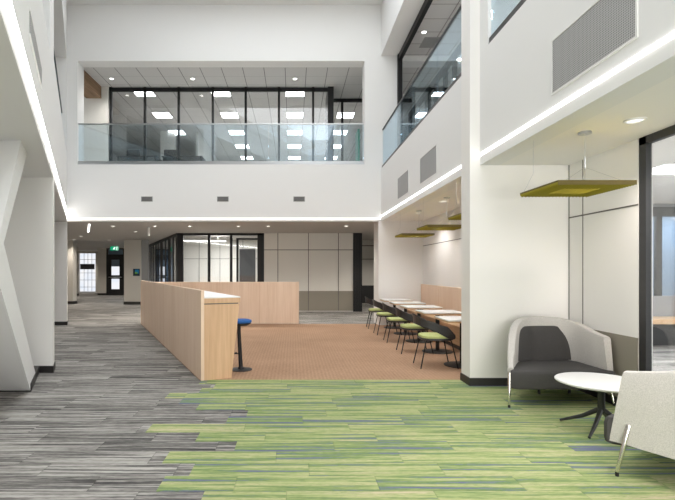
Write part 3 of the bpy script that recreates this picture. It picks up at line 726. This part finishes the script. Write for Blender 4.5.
def make_chair(label):
    t = thing('dining_chair', label, 'chair', (0, 0, 0), 0, 'black and lime chairs of the dining row')
    # shell: swept band, high at the rear, falling into low arms at the front
    key = [(-1.0, .225, .24, .52, .45), (-.80, .11, .26, .645, .47), (-.62, -.04, .262, .69, .555), (-.45, -.18, .24, .745, .615), (-.28, -.265, .18, .80, .65), (-.12, -.295, .085, .825, .665), (0, -.30, 0, .83, .67)]
    key = key + [(-k[0], k[1], -k[2], k[3], k[4]) for k in key[-2::-1]]
    def ev(tt):
        for a_, b_ in zip(key, key[1:]):
            if tt <= b_[0] + 1e-9:
                f = (tt - a_[0]) / (b_[0] - a_[0]); return [a_[i] + (b_[i] - a_[i]) * f for i in range(1, 5)]
    bm = BM(); rows = []
    for i in range(49):
        x, y, zt, zb = ev(-1 + 2 * i / 48); r = []
        for j in range(7):
            f = j / 6; z = zb + (zt - zb) * f; lean = 1 + .16 * ((z - .44) / .4)
            r.append(bm.verts.new((x * lean + (.012 * math.sin(f * PI)), y * (1 + .04 * f), z)))
        rows.append(r)
    for a_, b_ in zip(rows, rows[1:]):
        for j in range(6): bm.faces.new((a_[j], b_[j], b_[j + 1], a_[j + 1]))
    o = mk('backrest', bm, M['shell'], t, local=True, smooth=True)
    md = o.modifiers.new('solid', 'SOLIDIFY'); md.thickness = .014; md.offset = 0
    ms = o.modifiers.new('sub', 'SUBSURF'); ms.levels = 1; ms.render_levels = 1
    def se(a_, rx, ry, e=3.2):
        c, s = math.cos(a_), math.sin(a_); return (rx * math.copysign(abs(c) ** (2 / e), c), ry * math.copysign(abs(s) ** (2 / e), s))
    def slab(prof, rx, ry, cx=0):
        bm = BM(); rings = []
        for sc, z in prof:
            rings.append([bm.verts.new((cx + se(2 * PI * k / 40, rx * sc, ry * sc)[0], se(2 * PI * k / 40, rx * sc, ry * sc)[1], z)) for k in range(40)])
        for a_, b_ in zip(rings, rings[1:]):
            for k in range(40): bm.faces.new((a_[k], a_[(k + 1) % 40], b_[(k + 1) % 40], b_[k]))
        bm.faces.new(rings[0][::-1]); bm.faces.new(rings[-1]); return bm
    mk('seat_shell', slab([(.93, .425), (1, .435), (1, .455), (.97, .46)], .255, .245), M['shell'], t, local=True, smooth=True)
    mk('seat', slab([(.97, .458), (1, .47), (1, .492), (.95, .503), (.7, .506)], .235, .225, -.01), M['lime'], t, local=True, smooth=True)
    for sx in (-1, 1):
        for sy in (-1, 1):
            bm = BM(); tube(bm, [(sx * .17, sy * .16, .43), (sx * .195, sy * .19, .415), (sx * .285, sy * .225, 0)], .0095, 8); mk('leg', bm, M['black'], t, local=True, smooth=True)
    return t
ch = None
for y, od in zip(ys, ordn):
    lb = 'black dining chair with lime seat ' + od
    yy = y - .04
    if ch: dup(ch, (2.24, yy, .004), random.uniform(-.05, .05), lb)
    else: ch = make_chair(lb); ch.location = (2.24, yy, .004)

# ================================================================ ACOUSTIC BAFFLES
def make_baffle(label, loc):
    t = thing('acoustic_panel', label, 'hanging panel', loc, 0, 'olive hanging acoustic panels')
    N = 20; S = .72; c = S / N; q = 4; n = N * q; bm = BM(); V = {}
    for i in range(n + 1):
        for j in range(n + 1):
            u_ = i / q; v_ = j / q
            h = .018 * abs(math.sin(PI * u_)) + .006 * abs(math.sin(PI * v_))
            V[i, j] = bm.verts.new((-S / 2 + i * S / n, -S / 2 + j * S / n, -h))
    for i in range(n):
        for j in range(n):
            ci, cj = i // q, j // q
            if i % q in (1, 2) and j % q in (0, 1, 2) and abs(ci - N / 2 + .5) < 5 and abs(cj - N / 2 + .5) < 4: continue
            bm.faces.new((V[i, j], V[i, j + 1], V[i + 1, j + 1], V[i + 1, j]))
    for seq in ([V[i, 0] for i in range(n + 1)], [V[i, n] for i in range(n + 1)], [V[0, i] for i in range(n + 1)], [V[n, i] for i in range(n + 1)]):
        up = [bm.verts.new((v.co.x, v.co.y, .008)) for v in seq]
        for i in range(n): bm.faces.new((seq[i], seq[i + 1], up[i + 1], up[i]))
    mk('ribbed_face', bm, M['olive'], t, local=True)
    bm = BM(); e = .014; k_ = S / 2
    for b_ in ((-k_, k_, -k_, -k_ + e), (-k_, k_, k_ - e, k_), (-k_, -k_ + e, -k_ + e, k_ - e), (k_ - e, k_, -k_ + e, k_ - e)): box(bm, *b_, .008, .024)
    box(bm, -k_, k_, -k_ - .006, -k_, -.018, .024)  # added dark strip keeps the near edge dark under the front fill
    mk('frame', bm, M['olive_edge'], t, local=True)
    dz = 2.88 - loc[2]
    bm = BM(); lathe(bm, [(0, dz), (.06, dz), (.06, dz - .02), (0, dz - .02)], (.11, 0, 0), 24); mk('canopy', bm, M['steel'], t, local=True, smooth=True)
    bm = BM(); tube(bm, [(.11, 0, dz - .02), (.11, 0, .31)], .003, 6)
    for x, y in ((-.1, -.30), (.3, -.30), (-.1, .3), (.3, .3)): tube(bm, [(.11, 0, .22), (x, y, .02)], .002, 6)
    tube(bm, [(-.25, .3, dz), (-.25, .3, .22), (-.34, .33, .02)], .002, 6)
    mk('cable', bm, M['steel'], t, local=True)
    bm = BM(); tube(bm, [(.11, 0, .32), (.11, 0, .21)], .009, 10); mk('cable_grip', bm, M['steel'], t, local=True)
    return t
bf = make_baffle('olive ribbed acoustic panel hanging above the lounge chairs', (2.79, 4.67, 2.31))
dup(bf, (2.77, 6.95, 2.31), 0, 'olive acoustic panel over the dining row, partly hidden by the white fin')
dup(bf, (2.77, 8.80, 2.31), 0, 'olive acoustic panel over the middle of the dining row')
dup(bf, (2.77, 10.75, 2.31), 0, 'olive acoustic panel over the far end of the dining row')

# ================================================================ LOUNGE
def catmull(pts, n):
    out = []
    P_ = [pts[0]] + pts + [pts[-1]]
    for i in range(1, len(P_) - 2):
        for k in range(n):
            t_ = k / n; a_, b_, c_, d_ = [Vector(p) for p in P_[i - 1:i + 3]]
            out.append(.5 * ((2 * b_) + (c_ - a_) * t_ + (2 * a_ - 5 * b_ + 4 * c_ - d_) * t_ ** 2 + (3 * b_ - a_ - 3 * c_ + d_) * t_ ** 3))
    out.append(Vector(pts[-1])); return out
def lounge(label, loc, rz):
    # local frame: origin under the middle of the seat; front is -Y, the long arm at +X
    t = thing('lounge_chair', label, 'armchair', loc, rz, None)
    # (x, y, ztop, zbottom)
    path = [(-.575, -.30, .42, .22), (-.45, -.06, .66, .21), (-.29, .18, .85, .21), (-.08, .33, .925, .21), (.20, .365, .93, .21), (.41, .33, .905, .21), (.515, .16, .86, .21), (.535, -.08, .80, .22), (.54, -.30, .765, .23)]
    cp = catmull(path, 6); bm = BM(); rows = []
    for i, p in enumerate(cp):
        d = (cp[min(i + 1, len(cp) - 1)] - cp[max(i - 1, 0)]); d2 = Vector((d.x, d.y)).normalized(); inn = Vector((d2.y, -d2.x))
        th = .065 if 3 < i < len(cp) - 4 else .055
        zt, zb = p.z, p.w; out_ = Vector((p.x, p.y)); ring = []
        slope = .05 * (zt - zb)
        sect = [(0, 0, 0), (-slope * .6, (zt - zb) * .5, 0), (-slope, (zt - zb) - .03, 0), (-slope + .012, (zt - zb) - .006, 0), (th * .5, (zt - zb), 0), (th - .008, (zt - zb) - .008, 0), (th, (zt - zb) - .035, 0), (th, (zt - zb) * .5, 0), (th, .02, 0)]
        for o_, h, _ in sect:
            v = out_ + inn * o_
            if i == len(cp) - 1: v = v + d2 * .10 * (1 - h / (zt - zb))
            ring.append(bm.verts.new((v.x, v.y, zb + h)))
        rows.append(ring)
    for a_, b_ in zip(rows, rows[1:]):
        m = len(a_)
        for j in range(m): bm.faces.new((a_[j], a_[(j + 1) % m], b_[(j + 1) % m], b_[j]))
    bm.faces.new(rows[0]); bm.faces.new(rows[-1][::-1])
    mk('arm_shell', bm, M['ltfab'], t, local=True, smooth=True)
    # seat cushion
    sp_ = [(-.605, -.40), (-.54, -.44), (.53, -.44), (.55, -.41), (.50, -.30), (.495, .15), (.42, .26), (.18, .30), (-.08, .275), (-.30, .12), (-.45, -.10), (-.55, -.30)]
    def shrink(k): return [(x * k + .0 , (y + .07) * k - .07) for x, y in sp_]
    bm = BM(); rings = []
    for k, z in ((.93, .20), (.985, .215), (1.0, .25), (1.0, .355), (.99, .385), (.965, .40), (.7, .41)):
        rings.append([bm.verts.new((x, y, z)) for x, y in shrink(k)])
    n = len(sp_)
    for a_, b_ in zip(rings, rings[1:]):
        for k in range(n): bm.faces.new((a_[k], a_[(k + 1) % n], b_[(k + 1) % n], b_[k]))
    bm.faces.new(rings[0][::-1]); bm.faces.new(rings[-1])
    mk('seat_cushion', bm, M['dkfab'], t, local=True, smooth=True)
    # back pad: rounded-top pad in front of the shell
    bm = BM(); nx = 16; nz = 10; g0 = {}; g1 = {}
    for i in range(nx + 1):
        f = i / nx; x = -.33 + .76 * f
        for j in range(nz + 1):
            h = j / nz
            top = .815 * (1 - .0 * f); xs = x * 1.0
            # outline: nearly straight left side, right side leaning outwards at the bottom
            xl_ = -.33 + .03 * h ** 3 + .05 * max(0, h - .8) / .2 * 0
            xr_ = .455 - .11 * h ** 2.2
            xx_ = xl_ + (xr_ - xl_) * f
            edge_ = min(f, 1 - f) * 8; rc = min(1, edge_)
            zt_ = .41 + (top - .41) * (h if h < .99 else 1); zt_ -= (1 - math.sqrt(max(0, 1 - (1 - rc) ** 2))) * .055 * h
            back = .285 - .75 * max(0, -.02 - xx_) ** 1.3 - .45 * max(0, xx_ - .30) ** 1.2 + .03 * h
            bulge = .075 * (1 - (abs(2 * f - 1)) ** 5) * (1 - .7 * h ** 7)
            g0[i, j] = bm.verts.new((xx_, back - .02 - bulge, zt_)); g1[i, j] = bm.verts.new((xx_, back + .03, zt_))
    for i in range(nx):
        for j in range(nz):
            bm.faces.new((g0[i, j], g0[i + 1, j], g0[i + 1, j + 1], g0[i, j + 1])); bm.faces.new((g1[i, j], g1[i, j + 1], g1[i + 1, j + 1], g1[i + 1, j]))
    for i in range(nx):
        for j in (0, nz): bm.faces.new((g0[i, j], g0[i + 1, j], g1[i + 1, j], g1[i, j]))
    for j in range(nz):
        for i in (0, nx): bm.faces.new((g0[i, j], g0[i, j + 1], g1[i, j + 1], g1[i, j]))
    mk('back_cushion', bm, M['dkfab'], t, local=True, smooth=True)
    # legs
    for x, y, fx, fy, ztop in ((-.60, -.385, -.612, -.40, .385), (.545, -.27, .585, -.33, .385)):
        bm = BM(); tube(bm, [(x, y, ztop), (x, y, ztop - .01), (fx, fy, .03)], [.014, .018, .013], 12); lg = mk('leg', bm, M['chrome'], t, local=True, smooth=True); lg['label'] = 'polished chrome front leg'
        bm = BM(); tube(bm, [(fx, fy, .03), (fx, fy, 0)], .013, 12); mk('foot', bm, M['black'], lg, local=True)
    for x, y in ((.02, .18), (.40, .20)):
        bm = BM(); tube(bm, [(x, y, .21), (x, y, 0)], .016, 10); lg = mk('leg', bm, M['black'], t, local=True, smooth=True); lg['label'] = 'short black rear leg'
    return t
lounge('grey lounge chair with dark seat facing the camera in the alcove', (2.98, 5.55, .004), 0)
th = math.radians(-146.4)
# arm front (.56,-.36) must land at about (2.37,3.47)
cx, cy = .56 * math.cos(th) + .36 * math.sin(th), .56 * math.sin(th) - .36 * math.cos(th)
lounge('speckled grey lounge chair seen from behind at the right edge', (2.37 - cx, 3.47 - cy, .004), th)

t = thing('coffee_table', 'round white coffee table on splayed dark legs between the lounge chairs', 'table', (2.9, 4.42, .004))
bm = BM(); lathe(bm, [(0, .435), (.35, .435), (.385, .448), (.388, .458), (.382, .464), (0, .464)], seg=64); mk('tabletop', bm, M['top'], t, local=True, smooth=True)
bm = BM(); tube(bm, [(0, 0, .17), (0, 0, .436)], [.034, .028], 16); lathe(bm, [(0, .425), (.09, .425), (.09, .435), (0, .435)], seg=24); mk('pole', bm, M['charcoal'], t, local=True, smooth=True)
for a0 in (132, 222, 312, 42):
    a_ = math.radians(a0 + 0); c_, s_ = math.cos(a_), math.sin(a_)
    bm = BM(); tube(bm, [(0, 0, .20), (.03 * c_, .03 * s_, .185), (.16 * c_, .16 * s_, .10), (.355 * c_, .355 * s_, .013)], [.02, .024, .019, .012], 10); mk('leg', bm, M['charcoal'], t, local=True, smooth=True)

# bench seen through the glass wall
t = thing('window_bench', 'bench with light wood slab seen through the glazed wall on the right', 'bench', (7.6, 9.6, 0))
bm = BM(); box(bm, 6.2, 10, 9.35, 9.95, .44, .54); mk('seat', bm, M['wood_h'], t, bevel=.004)
bm = BM(); box(bm, 6.25, 9.95, 9.45, 9.9, 0, .44); mk('base', bm, M['charcoal'], t)
